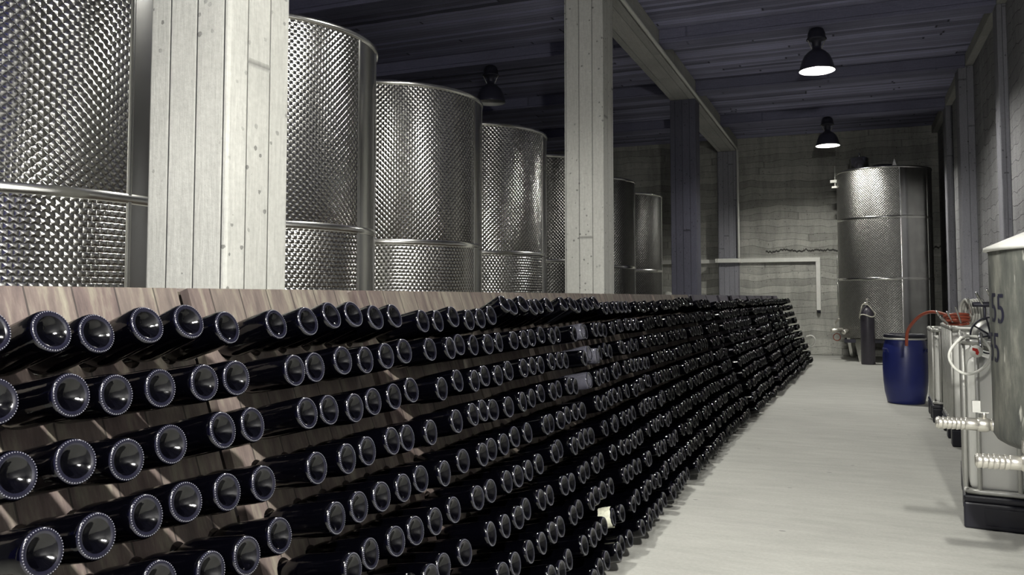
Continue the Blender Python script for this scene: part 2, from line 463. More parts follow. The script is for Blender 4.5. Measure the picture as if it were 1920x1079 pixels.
# ------------------------------------------------------------------ pendant lamps
def make_lamp(label, lit, loc, mat='lamp'):
    t = thing('pendant_lamp', label, 'lamp', loc, 0, 'dome lamps hung from the ceiling')
    sh = MB().lathe([(.235,0),(.238,.008),(.222,.06),(.20,.14),(.165,.215),(.11,.27),(.065,.30),(.058,.34)], seg=40)
    sh.lathe([(.052,.34),(.06,.295),(.105,.262),(.158,.208),(.192,.136),(.214,.058),(.231,.0),(.235,0)], seg=40, mat=1)
    sh.build('lamp_shade', [M['shade'], M['shade_in']], t)
    MB().lathe([(0,.085),(.10,.085),(.105,.095),(.10,.11),(0,.12)], seg=32).build('lamp_glass', M[mat] if lit else M['lamp_off'], t)
    MB().lathe([(.05,.33),(.06,.36),(.062,.41),(.11,.43),(.135,.44),(.13,.455),(.118,.47),(.115,.52),(.095,.575),(.05,.605),(0,.61)], seg=32).build('gear_housing', M['dark_metal'], t)
    for a in (0.3, 0.3+pi):
        clip = MB()
        clip.rod((.12*cos(a), .12*sin(a), .44), (.062*cos(a), .062*sin(a), .31), .007, seg=6)
        clip.build('clip', M['galv'], t)
    L = ZC - loc[2]
    MB().rod((0,0,.60), (0,0,L-.0005), .008, seg=8).build('hanging_rod', M['dark_metal'], t)
    return t
ZL = 4.48
make_lamp('lit dome pendant lamp over the aisle, the larger and nearer one', True, (-.37, 12.0, ZL))
make_lamp('lit dome pendant lamp over the aisle, farther one beside the single steel tank', True, (-.38, 18.1, ZL))
make_lamp('assumed lit dome pendant lamp, unseen, by the girder between the first two columns', True, (-2.2, 5.5, 4.30))  # assumed lamp out of view, placed for the floor shadow along the racks
make_lamp('unlit dome pendant lamp above the tank row beyond the first columns', False, (-5.28, 12.0, ZL))
make_lamp('assumed lit dome pendant lamp, unseen, over the near end of the aisle', True, (-.37, -.15, ZL))  # assumed lamp out of view, continuing the spacing of the aisle row

# assumed globe lamp, out of view, added to light racks and columns frontally
t = thing('assumed_globe_lamp', 'assumed hooded globe lamp, unseen, hung from the ceiling near the camera', 'lamp', (.60, .20, 3.05))
MB().lathe([(0,-.09),(.0375,-.082),(.064,-.064),(.082,-.0375),(.09,0),(.082,.0375),(.064,.064),(.0375,.082),(0,.09)], seg=32).build('lamp_globe', M['lamp_strong'], t)
MB().lathe([(.26,.02),(.25,.06),(.18,.12),(.08,.17),(0,.18)], seg=32).build('lamp_hood', M['shade'], t)  # added hood, shaped to keep the assumed lamp's light off the ceiling
MB().rod((0,0,.17),(0,0,ZC-3.05-.0005),.010,seg=8).build('hanging_rod', M['dark_metal'], t)

# ------------------------------------------------------------------ riddling racks
RP, Y0C, CP = 0.85, 1.075, 0.1265           # rack pitch, first column, column pitch
TH = 0.028
SL = 0.366
def butt_x(r): return -1.50 + 0.048*r
def butt_z(r): return 1.30 - 0.131*r
def tilt(r): return radians(20) if r == 0 else radians(11)
def board_x(z): return -1.657 - SL*(z - 1.130)
ARM = 0.205
holes = [(butt_z(r) - ARM*sin(tilt(r))) for r in range(10)]
ZTOP = 1.395
NB = Vector((cos(math.atan(SL)), 0, sin(math.atan(SL))))

def board_mesh(mb, mirror=False):
    """panel with sixty real oval holes; x is relative to -1.5"""
    xr = -1.785                       # the ridge the two panels share
    def P(y, z, back):
        v = Vector((board_x(z), y, z))
        if back: v = v - NB*TH
        if mirror: v.x = 2*xr - v.x
        return Vector((v.x + 1.5, v.y, v.z))
    ye = [-0.088 + 0*CP] + [CP*(c+.5) for c in range(5)] + [CP*5 + 0.088]
    ze = [ZTOP] + [(holes[r]+holes[r+1])/2 for r in range(9)] + [0.0]
    N = 20
    for c in range(6):
        for r in range(10):
            yc, zc = CP*c, holes[r]
            y0, y1, z1, z0 = ye[c], ye[c+1], ze[r], ze[r+1]
            ring, rect = [], []
            for i in range(N):
                a = 2*pi*i/N + pi/4
                ry = .033; rz = .040
                ring.append((yc + ry*cos(a), zc + rz*sin(a)))
                dx, dz = cos(a), sin(a)
                s = min((((y1-yc) if dx > 0 else (yc-y0))/abs(dx)) if abs(dx) > 1e-6 else 9,
                        (((z1-zc) if dz > 0 else (zc-z0))/abs(dz)) if abs(dz) > 1e-6 else 9)
                rect.append((yc + dx*s, zc + dz*s))
            corners = [((y1,z1)), ((y0,z1)), ((y0,z0)), ((y1,z0))]
            vs_ = []
            for back in (False, True):
                vs_ += [P(y, z, back) for y, z in ring] + [P(y, z, back) for y, z in rect] + [P(y, z, back) for y, z in corners]
            fs = []
            K = 2*N + 4
            ang = [math.atan2(z-zc, y-yc) % (2*pi) for y, z in corners]
            for i in range(N):
                j = (i+1) % N
                fs.append((i, N+i, N+j, j)); fs.append((K+j, K+N+j, K+N+i, K+i))
                fs.append((j, K+j, K+i, i))
                ai = (2*pi*i/N + pi/4) % (2*pi); aj = ai + 2*pi/N
                for q in range(4):
                    for sh in (0, 2*pi):
                        if ai + 1e-5 < ang[q] + sh < aj - 1e-5:
                            fs.append((N+i, 2*N+q, N+j)); fs.append((K+N+j, K+2*N+q, K+N+i))
            if mirror: fs = [tuple(reversed(f)) for f in fs]
            mb.add(vs_, fs)
    # outer edges
    a, b = ye[0], ye[-1]
    for (p, q) in (((a,0.0),(a,ZTOP)), ((a,ZTOP),(b,ZTOP)), ((b,ZTOP),(b,0.0)), ((b,0.0),(a,0.0))):
        f = [0,1,2,3]
        mb.add([P(*p,False), P(*q,False), P(*q,True), P(*p,True)], [f if not mirror else f[::-1]])
    return mb

fb = board_mesh(MB()); bb = board_mesh(MB(), True)
ORD = ['first','second','third','fourth','fifth','sixth','seventh','eighth','ninth','tenth','eleventh','twelfth','thirteenth','fourteenth','fifteenth','sixteenth','seventeenth','eighteenth','nineteenth','twentieth']
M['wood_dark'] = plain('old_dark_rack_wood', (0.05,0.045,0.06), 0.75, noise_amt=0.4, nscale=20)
NR = 20
def dxr(k):
    y = Y0C + RP*k
    base = max(0.0, y-7.0)*0.032
    return base
rr = random.Random(3)
rack_dz = [0,0,0,.0,0,0,0,0]
rk0 = None
racks = []
for k in range(NR):
    lab = ('wooden riddling rack full of bottles, nearest the camera at the left edge' if k == 0 else
           'wooden riddling rack at the far end of the row beside the back wall' if k == NR-1 else
           'wooden riddling rack full of bottles, %s in the row counted from the near left' % ORD[k])
    loc = (-1.5 + dxr(k) + (0 if k < 3 else rr.uniform(-.02, .02)), Y0C + RP*k, 0)
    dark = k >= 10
    t = thing('riddling_rack', lab, 'bottle rack', loc, 0, 'riddling racks along the aisle')
    racks.append(loc)
    if k == 0:
        a = fb.build('front_board', M['wood'], t); b = bb.build('back_board', M['wood'], t)
        hm = MB()
        hm.rod((-1.785+1.5, .10, ZTOP-.02), (-1.785+1.5, .14, ZTOP-.02), .008, seg=8)
        hm.rod((-1.785+1.5, .50, ZTOP-.02), (-1.785+1.5, .54, ZTOP-.02), .008, seg=8)
        h = hm.build('hinge', M['dark_metal'], t)
        pr = (a, b, h)
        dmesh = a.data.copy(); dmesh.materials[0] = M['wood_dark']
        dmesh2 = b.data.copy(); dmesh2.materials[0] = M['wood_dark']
    else:
        for i, s in enumerate(pr):
            c = s.copy(); link(c); c.parent = t
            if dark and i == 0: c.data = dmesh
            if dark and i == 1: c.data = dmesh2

# ------------------------------------------------------------------ bottles
def bottle_profile():
    return [(.0432,.004),(.0452,.007),(.0468,.014),(.0473,.03),(.0473,.142),(.0460,.158),(.0415,.177),(.0350,.196),
            (.0285,.214),(.0235,.232),(.0195,.250),(.0165,.268),(.0150,.282),(.0150,.288),(.0175,.290),(.0178,.297),(.0150,.300),(0,.300)]
PUNT = [(0,.019),(.004,.0187),(.008,.0178),(.014,.0150),(.020,.0112),(.025,.0074),(.029,.0042),(.0325,.0022),(.0355,.0008),(.0382,.0),(.0408,.0002),(.0430,.0015),(.0444,.0040)]
def body_mesh(seg): return MB().lathe(bottle_profile(), seg=seg)
def base_mesh(seg, knurl=True):
    mb = MB().lathe(PUNT[:8], seg=seg); mb.lathe(PUNT[7:], seg=seg, mat=1)
    if knurl:                         # row of raised beads moulded round the bearing surface
        n = 48
        for i in range(n):
            a = 2*pi*i/n
            c = Vector((.0412*cos(a), .0412*sin(a), .0006))
            R = .0015
            vs_ = [c + Vector((0,0,-R))]
            for j in range(5):
                b = 2*pi*j/5
                vs_.append(c + Vector((R*cos(b), R*sin(b), -R*.3)))
            for j in range(5):
                b = 2*pi*j/5
                vs_.append(c + Vector((R*1.1*cos(b), R*1.1*sin(b), R)))
            fs = [(0, 1+(j+1)%5, 1+j) for j in range(5)] + [(1+j, 1+(j+1)%5, 6+(j+1)%5, 6+j) for j in range(5)]
            mb.add(vs_, fs, 2, None, True)
    return mb
spots = []
for k in range(NR):
    rx, ry, _ = racks[k]
    rdz = rr.uniform(-.012, .012) if k > 2 else 0
    for r in range(10):
        up = 0.0
        if r == 0 and k in (3, 4, 8): up = radians(9)
        if r == 0 and k in (2, 10, 11): up = -radians(5)
        for c in range(6):
            t = tilt(r) + up + radians(rr.gauss(0, 1.7))
            w = radians(rr.gauss(0, 2.4))
            arm = ARM + rr.uniform(-.014, .016)
            hy = ry + CP*c; hz = holes[r]; hx = board_x(hz) - (-1.5) + rx
            d = Vector((cos(t)*cos(w), cos(t)*sin(w), sin(t)))       # towards the butt
            spots.append([k, r, c, Vector((hx, hy, hz)) + d*arm, d])
Fv = Vector((-sin(YAW)*cos(PITCH), cos(YAW)*cos(PITCH), sin(PITCH)))
Rv = Vector((cos(YAW), sin(YAW), 0)); Uv = Rv.cross(Fv)
def shown(p):
    """how large a bottle's butt shows in the photograph, 0 when it is out of the frame"""
    q = p - Vector((0, 0, 1.37)); z = q.dot(Fv)
    if z < .1: return 0
    x = 960 + FPX*q.dot(Rv)/z; y = CY - FPX*q.dot(Uv)/z; rad = FPX*.04/z
    return 1/z if (-rad*.7 < x < 1920+rad*.7 and -rad*.7 < y < 1079+rad*.7) else 0
spots.sort(key=lambda s: -shown(s[3]))
near = sorted(spots[:300], key=lambda s: (s[0], s[1], s[2])); rest = spots[300:]
CLEAR = {(4,2,1), (4,2,2), (4,1,1), (4,3,0)}
bm0 = body_mesh(44).build('champagne_bottle', M['bottle']); bp0 = base_mesh(56).build('punt', [M['bottle'], M['scuffed'], M['beads']], bm0)
cm = bm0.data.copy(); cm.materials[0] = M['clear']; cp = bp0.data.copy(); cp.materials[0] = M['clear']
for i, (k, r, c, p, d) in enumerate(near):
    if i == 0: o, u = bm0, bp0
    else:
        o = bm0.copy(); link(o); u = bp0.copy(); link(u); u.parent = o
    o.location = p
    q = (-d).to_track_quat('Z', 'Y'); o.rotation_mode = 'QUATERNION'
    o.rotation_quaternion = q @ Euler((0, 0, rr.uniform(0, 6.28))).to_quaternion()
    kind = 'dark'
    if (k, r, c) in CLEAR:
        o.data = cm; u.data = cp; kind = 'glassy'
    tag(o, '%s bottle, %s from left in the %s row down on the %s rack from left' % (kind, ORD[c], ORD[r], ORD[k]), 'bottle', 'bottles in the riddling racks')
# everything beyond the three hundred that show largest
lb, lp = body_mesh(22), base_mesh(22, False)
allv, allf = [], []
bv = [Vector(v) for v in lb.v] ; pv = [Vector(v) for v in lp.v]
for (k, r, c, p, d) in rest:
    q = (-d).to_track_quat('Z', 'Y').to_matrix()
    for vv, ff in ((bv, lb.f), (pv, lp.f)):
        b = len(allv)
        allv += [tuple(q @ v + p) for v in vv]
        allf += [[b+i for i in f] for f in ff]
me = bpy.data.meshes.new('champagne_bottles'); me.from_pydata(allv, [], allf)
me.materials.append(M['bottle']); me.polygons.foreach_set('use_smooth', [True]*len(allf)); me.update()
o = link(bpy.data.objects.new('champagne_bottles', me))
tag(o, 'hundreds of dark bottles filling the farther racks down the aisle', 'bottles', None, 'stuff')

# crumpled paper wrapped round one bottle in the ninth row
for s in spots:
    if (s[0], s[1], s[2]) == (3, 8, 4):
        mb = MB(); rp = random.Random(5)
        prof = [(.0485+rp.uniform(0,.003), .008+.009*i) for i in range(8)]
        mb.lathe(prof, seg=26, a0=-2.6, a1=1.9)
        mb.v = [(x*(1+rp.uniform(0,.05)), y*(1+rp.uniform(0,.05)), z+rp.uniform(-.002,.002)) for x, y, z in mb.v]
        o = mb.build('paper_label', M['foil']); o.location = s[3]
        o.rotation_mode = 'QUATERNION'; o.rotation_quaternion = (-s[4]).to_track_quat('Z', 'Y')
        tag(o, 'torn pale paper label round a bottle low in the fourth rack', 'label')

# ------------------------------------------------------------------ big steel tanks
def tank(label, x, y, r, zb, zt, bands, phi, legs, group=None, seam=(2, 24), extra=None):
    t = thing('steel_tank', label, 'tank', (x, y, 0), 0, group)
    s0, s1 = radians(seam[0]) , radians(seam[1])
    edges = [zb] + bands + [zt]
    mb = MB()
    for i in range(len(edges)-1):
        mb.lathe([(r, edges[i]), (r, edges[i+1])], seg=72, mat=0 if i else 1, a0=s1, a1=s0+2*pi)
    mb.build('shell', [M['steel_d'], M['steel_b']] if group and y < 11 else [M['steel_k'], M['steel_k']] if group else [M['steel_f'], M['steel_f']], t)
    pl = MB()
    for i in range(len(edges)-1):
        off = radians(phi)*(i % 2)
        pl.lathe([(r-.001, edges[i]), (r-.001, edges[i+1])], seg=14, a0=s0-.03, a1=s1+.03)
    pl.build('smooth_panel', M['steel'], t)
    for z in bands:
        MB().lathe([(r,z-.028),(r+.006,z-.022),(r+.009,z),(r+.006,z+.022),(r,z+.028)], seg=90).build('weld_band', M['steel_bright'], t)
    for a in (s0, s1):
        sm = MB()
        p = Vector((r*cos(a), r*sin(a), 0)); n = Vector((cos(a), sin(a), 0)); q = Vector((-sin(a), cos(a), 0))
        w = .022
        for z0, z1 in ((zb, zt),):
            prof = [(-w, -.004), (-w*.5, .006), (w*.5, .006), (w, -.004)]
            vs_ = [p + q*u + n*h + Vector((0,0,z)) for z in (z0+.01, z1-.01) for u, h in prof]
            sm.add(vs_, [(i, i+1, 5+i, 4+i) for i in range(3)], 0, None, True)
        sm.build('vertical_seam', M['steel_bright'], t)
    MB().lathe([(r-.02,zt-.03),(r+.012,zt-.02),(r+.016,zt),(r+.008,zt+.018),(r-.02,zt+.02)], seg=90).build('rim', M['steel_bright'], t)
    MB().lathe([(r-.01,zt),(r*.5,zt+.06),(.24,zt+.09),(.22,zt+.16),(0,zt+.17)], seg=64).build('top_cone', M['steel'], t)
    MB().lathe([(0,zb-.08),(r*.6,zb-.05),(r-.03,zb-.01),(r,zb)], seg=64).build('bottom_cone', M['steel'], t)
    for a in legs:
        a = radians(a)
        lg = MB(); c = Vector(((r-.06)*cos(a), (r-.06)*sin(a), 0)); q = Vector((-sin(a), cos(a), 0)); n = Vector((cos(a), sin(a), 0))
        vs_ = []
        for dn in (-.04, .04):
            vs_ += [c+n*dn+q*(-.15)+Vector((0,0,zb-.02)), c+n*dn+q*.15+Vector((0,0,zb-.02)), c+n*dn+q*.04+Vector((0,0,0)), c+n*dn-q*.04]
        lg.add(vs_, [(0,1,2,3),(7,6,5,4),(0,4,5,1),(1,5,6,2),(2,6,7,3),(3,7,4,0)])
        lg.build('leg', M['steel_bright'], t)
    return t
TX = -4.6
tl = ['dimpled steel tank filling the left edge behind the first column',
      'tall dimpled steel tank just right of the big near column',
      'brightly lit dimpled steel tank, middle of the three right of the near column',
      'dimpled steel tank third right of the near column, half in shadow',
      'dark steel tank partly hidden by the left side of the second column',
      'dark steel tank seen just right of the second column',
      'last dark steel tank of the row, before the third column']
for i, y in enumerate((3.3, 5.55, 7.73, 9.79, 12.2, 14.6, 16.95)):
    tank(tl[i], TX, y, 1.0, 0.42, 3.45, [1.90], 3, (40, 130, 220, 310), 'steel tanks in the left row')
rt = tank('lone tall steel tank at the far end of the aisle', .70, 19.75, .95, .50, 4.09, [1.75, 3.04], 2, (-60, -125, 50, 140), None, (-72, -30))
MB().lathe([(.20,4.12),(.20,4.42),(.17,4.45),(0,4.46)], (-.47,0,0), seg=32).build('manhole_neck', M['steel'], rt)
nk = MB(); nk.rod((-.47,0,4.45), (-.47,0,4.56), .03, seg=12); nk.build('vent', M['steel_bright'], rt)
lf = MB(); lf.add([(.14,-.93,4.08),(.24,-.93,4.08),(.19,-.93,4.26),(.14,-.90,4.08),(.24,-.90,4.08),(.19,-.90,4.26)], [(0,1,2),(5,4,3),(0,3,4,1),(1,4,5,2),(2,5,3,0)])
lf.build('lifting_lug', M['steel'], rt)
br = MB(); br.box(-1.08,-.93,-.06,.02,3.92,3.98); br.box(-1.05,-.94,-.06,.02,3.80,3.84); br.rod((-.98,-.03,3.84),(-.98,-.03,4.3),.012,seg=8)
br.build('level_bracket', M['white_paint'], rt)
sg = MB(); sg.rod((-.965,-.1,.95),(-.965,-.1,2.3),.012,seg=8); sg.rod((-.965,-.1,2.3),(-.93,-.1,2.3),.012,seg=8); sg.build('sight_tube', M['steel_bright'], rt)
vv = MB(); vv.rod((-.88,-.35,.66),(-1.12,-.42,.64),.045); vv.rod((-.80,-.55,.64),(-.86,-.75,.62),.05); vv.rod((-1.02,-.40,.66),(-1.02,-.40,.82),.014); vv.rod((-1.02,-.40,.82),(-.95,-.52,.9),.02)
vv.build('outlet_valve', M['brass'], rt)
rg = MB().lathe([(.075,-.012),(.085,0),(.075,.012),(.066,0),(.075,-.012)], (-1.0,-.38,.50), (.3,-1,.1), seg=20); rg.build('rubber_gasket', M['red_hose'], rt)
tb = MB(); tb.box(-.85,.85,-.7,-.62,.40,.47); tb.box(-.85,.85,.5,.58,.40,.47); tb.build('base_frame', M['dark_metal'], rt)

# ------------------------------------------------------------------ wall trunking, pipes
mb = MB()
mb.box(-5.6,-2.985, 20.86,20.945, 2.20,2.30); mb.box(-3.0,-2.50, 20.50,20.595, 2.20,2.30); mb.box(-2.515,-.66, 20.86,20.945, 2.21,2.31)
mb.box(-2.515,-2.45,20.51,20.94, 2.20,2.30); mb.box(-3.05,-2.985,20.51,20.94, 2.20,2.30)
mb.box(-.76,-.66,20.86,20.945,1.06,2.21)
o = bevel(mb.build('cable_trunking', M['white_paint']), .008); tag(o, 'white trunking running along the far wall and dropping at its right end', 'trunking')
MB().rod((-.71,20.90,.99),(-.71,20.90,1.06),.04).build('open_end', M['black_plastic'], o)
mb = MB(); mb.tube([(-2.49,1.0,4.965),(-2.49,8,4.965),(-2.49,14,4.965),(-2.49,20.5,4.965)], .028, seg=10, sub=3)
mb.rod((-2.49,20.56,4.96),(-2.49,20.56,2.31),.028)
o = mb.build('conduit_pipe', M['white_paint']); tag(o, 'pale conduit along the girder edge and down the far pilaster', 'pipe')
mb = MB().lathe([(.14,0),(.14,1.36),(.125,1.43),(.08,1.49),(0,1.51)], seg=28); o = mb.build('round_container', M['white_paint'], None, (-4.25,20.7,0))
tag(o, 'white round-topped container by the far wall left of the third column', 'container')
MB().lathe([(.141,1.35),(.147,1.36),(.147,1.385),(.141,1.395)], seg=28).build('hoop', M['black_plastic'], o)

# ------------------------------------------------------------------ blue drum, gas bottle
t = thing('plastic_drum', 'dark blue plastic drum with black clamped lid on the aisle floor', 'drum', (.634, 11.92, 0))
MB().lathe([(0,.0),(.205,.0),(.222,.012),(.232,.06),(.252,.15),(.264,.28),(.270,.45),(.268,.60),(.258,.72),(.242,.79),(.232,.815),(.236,.83),(.236,.86)], seg=56).build('drum_body', M['drum'], t)
MB().lathe([(.236,.835),(.252,.845),(.255,.862),(.250,.882),(.240,.89),(.225,.885),(.215,.868),(0,.868)], seg=56).build('drum_lid', M['black_plastic'], t)
MB().lathe([(.238,.818),(.256,.822),(.259,.832),(.256,.842),(.238,.846)], seg=56).build('clamp_ring', M['galv'], t)
for a in (-150, -25):
    a = radians(a); n = Vector((cos(a), sin(a), 0)); q = Vector((-sin(a), cos(a), 0)); c = n*.262
    mb = MB(); mb.rod(c - q*.045 + Vector((0,0,.66)) - n*.01, c - q*.045 + n*.018 + Vector((0,0,.70)), .010); mb.rod(c - q*.045 + n*.018 + Vector((0,0,.70)), c + q*.045 + n*.018 + Vector((0,0,.70)), .010)
    mb.rod(c + q*.045 + n*.018 + Vector((0,0,.70)), c + q*.045 - n*.01 + Vector((0,0,.66)), .010)
    mb.build('handle', M['drum'], t)

t = thing('gas_cylinder', 'slim dark gas cylinder standing before the lone tank', 'gas cylinder', (.30, 18.40, 0))
MB().lathe([(0,0),(.125,0),(.135,.015),(.135,.98),(.125,1.05),(.09,1.12),(.045,1.16),(.04,1.20),(0,1.20)], seg=40).build('cylinder_body', M['gas'], t)
mb = MB(); mb.rod((0,0,1.19),(0,0,1.31),.022); mb.rod((-.06,0,1.25),(.02,0,1.25),.016); mb.rod((0,0,1.31),(0,0,1.335),.032); mb.build('valve', M['brass'], t)
mb = MB(); mb.tube([(.145*cos(a), .145*sin(a), .99 + .045*sin(2*a)+.03*cos(a)) for a in [i*pi/6 for i in range(12)]], .013, closed=True); 
mb.tube([(.145,0,1.02),(.10,-.1,1.10),(.02,-.05,1.2),(-.08,-.06,1.22),(-.12,-.09,1.1),(-.145,-.02,.99)], .010)
mb.build('rope', M['rope'], t)

# white loop sticking out at the end of the racks
mb = MB().tube([(-.86,17.9,.56),(-.78,17.9,.585),(-.72,17.9,.56),(-.69,17.9,.49),(-.71,17.9,.41),(-.77,17.9,.37),(-.84,17.9,.40)], .016, sub=6)
o = mb.build('plastic_loop', M['white_hose']); tag(o, 'white plastic loop sticking out past the last rack', 'loop')

# ------------------------------------------------------------------ caged tote tanks
def tote(label, loc, rz, W, D, H, n_front, n_side, group='caged white tote tanks'):
    t = thing('tote_tank', label, 'container', loc, rz, group)
    b = MB(); b.box(.036, W-.036, .036, D-.036, .20, H-.10)
    o = bevel(b.build('plastic_tank', M['hdpe'], t), .06, 4)
    for p in o.data.polygons: p.use_smooth = True
    MB().lathe([(.11,H-.125),(.11,H-.075),(.10,H-.06),(0,H-.06)], (W/2, D/2, 0), seg=28).build('filler_cap', M['black_plastic'], t)
    def bar(name, pts, r=.017, mat='galv', sq=1.0):
        m = MB()
        for a, c in pts: m.rod(a, c, r, seg=10)
        return m.build(name, M[mat], t)
    for z, r in ((H-.015, .020), (.215, .017)):
        c = MB()
        e = .02
        cs = [(e,e,z),(W-e,e,z),(W-e,D-e,z),(e,D-e,z)]
        R = .07; pts = []
        for (cx, cy, a0) in ((e+R,e+R,pi),(W-e-R,e+R,1.5*pi),(W-e-R,D-e-R,0),(e+R,D-e-R,.5*pi)):
            for j in range(4):
                a = a0 + j*pi/6
                pts.append((cx+R*cos(a), cy+R*sin(a), z))
        c.tube(pts, r, seg=8, closed=True, sub=2)
        c.build('cage_rail', M['galv'], t)
    v = MB()
    for i in range(n_front):
        x = .09 + (W-.18)*i/(n_front-1)
        for y in (.02, D-.02): v.rod((x,y,.20),(x,y,H-.015), .013, seg=8)
    for i in range(n_side):
        y = .09 + (D-.18)*i/(n_side-1)
        for x in (.02, W-.02): v.rod((x,y,.20),(x,y,H-.015), .013, seg=8)
    v.build('cage_bars', M['galv'], t)
    p = MB()
    p.box(0, W, 0, D, .155, .195)
    p.box(0, W, 0, .025, .0, .155); p.box(0, W, D-.03, D, 0, .155)
    for x in (0, W/2-.05, W-.1):
        for y in (.02, D/2-.08, D-.16): p.box(x+.002, x+.098, y, y+.14, 0, .157)
    bevel(p.build('pallet_base', M['black_plastic'], t), .012)
    q = MB()
    for x in (.28*W, .72*W):                       # moulded fork pockets
        q.box(x-.17, x+.17, -.006, 0, .118, .128); q.box(x-.17, x+.17, -.006, 0, .018, .028)
        q.box(x-.17, x-.16, -.006, 0, .028, .118); q.box(x+.16, x+.17, -.006, 0, .028, .118)
    q.build('fork_pocket', M['black_plastic'], t)
    s = MB(); s.rod((W*.5,.03,.25),(W*.5,-.02,.25),.04,seg=16); s.rod((W*.5,-.02,.25),(W*.5,-.05,.22),.035,seg=16)
    s.build('outlet', M['black_plastic'], t)
    return t
tote('nearest caged white tote tank on black pallet, behind the grey vat', (.595, 5.64, 0), radians(-5.5), 1.0, 1.2, 1.115, 5, 7)
tote('middle caged tote tank, hidden mostly by the nearest one', (.83, 8.60, 0), radians(-1.2), .90, 1.15, 1.10, 5, 7)
tote('farthest caged tote tank, right behind the blue drum', (.80, 10.15, 0), radians(-1.5), .90, .9, 1.02, 5, 5)

# ---- things lying on the totes
def coil(name, mat, label, cat, c, R, r, turns, axis, jit=.006, seg=20, group=None):
    rn = random.Random(len(label)); m = MB(); ax = Vector(axis).normalized(); q = Vector((0,0,1)).rotation_difference(ax)
    pts = []
    for i in range(int(turns*seg)):
        a = 2*pi*i/seg
        rad = R + rn.uniform(-jit, jit)
        pts.append(Vector(c) + q @ Vector((rad*cos(a), rad*sin(a), (i/(turns*seg)-.5)*2*r*turns*1.05)))
    m.tube(pts, r, seg=8, sub=2)
    o = m.build(name, M[mat]); tag(o, label, cat, group); return o
coil('coiled_hose', 'grey_hose', 'pale grey hose coil standing on the middle tote', 'hose', (1.10, 9.25, 1.225), .115, .0125, 6, (1,.25,0))
coil('coiled_hose', 'red_hose', 'reddish orange hose coil lying on the middle tote', 'hose', (.945, 9.05, 1.155), .10, .013, 3, (0,0.2,1), .01)
m = MB().tube([(.59,10.75,.80),(.60,10.7,.96),(.645,10.6,1.06),(.72,10.45,1.155),(.80,10.3,1.20),(.88,10.1,1.20),(.95,9.7,1.17),(1.0,9.45,1.15),(1.08,9.55,1.12),(1.2,9.6,1.12)], .018, seg=10)
tag(m.build('drain_hose', M['red_hose']), 'orange red hose arching down behind the blue drum', 'hose')
rods = [((.82,9.0,1.13),(.74,8.75,1.24),.009),((.90,9.0,1.13),(.83,8.75,1.235),.009),((.96,8.9,1.13),(.89,8.65,1.28),.008),((1.06,8.9,1.20),(1.00,8.7,1.36),.010),
        ((1.16,8.85,1.25),(1.07,8.7,1.41),.012),((1.22,8.85,1.33),(1.15,8.65,1.44),.010),((.84,8.8,1.12),(.765,8.7,1.19),.010)]
wh = ['leftmost','second from left','third from left','fourth from left','fifth from left','highest, rightmost','lowest at the left']
for (a, b, r), w in zip(rods, wh):
    tag(MB().rod(a, b, r, seg=10).build('metal_rod', M['steel']), 'short steel rod leaning on the middle tote, %s' % w, 'rod', 'steel rods on the middle tote')
m = MB(); m.rod((1.05,8.80,1.30),(1.35,8.85,1.30),.025); m.rod((1.15,8.82,1.30),(1.15,8.82,1.115),.012); m.rod((1.3,8.85,1.30),(1.3,8.85,1.115),.012)
tag(m.build('pipe_fitting', M['dark_metal']), 'dark metal pipe fitting beside the grey hose coil', 'fitting')
m = MB(); m.box(1.22,1.34,8.7,8.8,1.12,1.20); m.rod((1.28,8.75,1.195),(1.28,8.75,1.25),.03)
tag(bevel(m.build('plastic_bottle', M['hdpe']), .012), 'small white plastic bottle beside the grey vat on the middle tote', 'bottle')
# hose reel sunk in the nearest tote's cage
t = thing('hose_reel', 'spoked reel with pale cable resting in the top of nearest tote', 'reel', (.80, 5.90, 1.01))
m = MB().lathe([(.108,-.006),(.118,-.006),(.118,.006),(.108,.006),(.108,-.006)], (0,0,.12), (0,-1,0), seg=40); m.build('rim', M['dark_metal'], t)
m = MB()
for i in range(8):
    a = i*pi/4 + .2
    m.rod((.015*cos(a),0,.12+.015*sin(a)),(.11*cos(a),0,.12+.11*sin(a)),.005,seg=6)
m.build('spokes', M['dark_metal'], t)
MB().rod((0,-.03,.12),(0,.15,.12),.020).build('hub', M['dark_metal'], t)
m = MB(); 
for i in range(7): m.lathe([(.085,-.008),(.093,0),(.085,.008),(.077,0),(.085,-.008)], (0,.02+.016*i,.12), (0,-1,0), seg=30)
m.build('wound_cable', M['grey_hose'], t)
MB().lathe([(0,-.002),(.10,-.002),(.10,.002),(0,.002)], (0,.012,.12), (0,-1,0), seg=40).build('reel_disc', M['galv'], t)
m = MB().tube([(.60,5.60,1.125),(.545,5.575,1.06),(.535,5.57,1.0),(.57,5.57,.94),(.635,5.57,.915),(.70,5.57,.945),(.745,5.57,1.0),(.75,5.575,1.06),(.71,5.60,1.125),(.66,5.68,1.132),(.60,5.60,1.128)], .0085, seg=8)
tag(m.build('hose_loop', M['white_hose']), 'white hose loop hung over the front rail of the nearest tote', 'hose')
m = MB(); m.tube([(.72,5.70,1.14),(.705,5.62,1.15),(.70,5.585,1.13),(.70,5.575,1.08)], .012); m.rod((.70,5.575,1.095),(.70,5.575,1.06),.016)
o = m.build('hook_pipe', M['steel']); tag(o, 'curved steel pipe hooked over the front rail of the nearest tote', 'pipe')
m = MB().lathe([(0,0),(.036,0),(.036,.006),(0,.006)], (.675,5.565,1.05), (0,-1,0), seg=32)
o2 = m.build('round_tag', M['white_paint'], None); tag(o2, 'round white tag with a red mark hanging on nearest tote', 'tag')
m = MB(); y = 5.5575
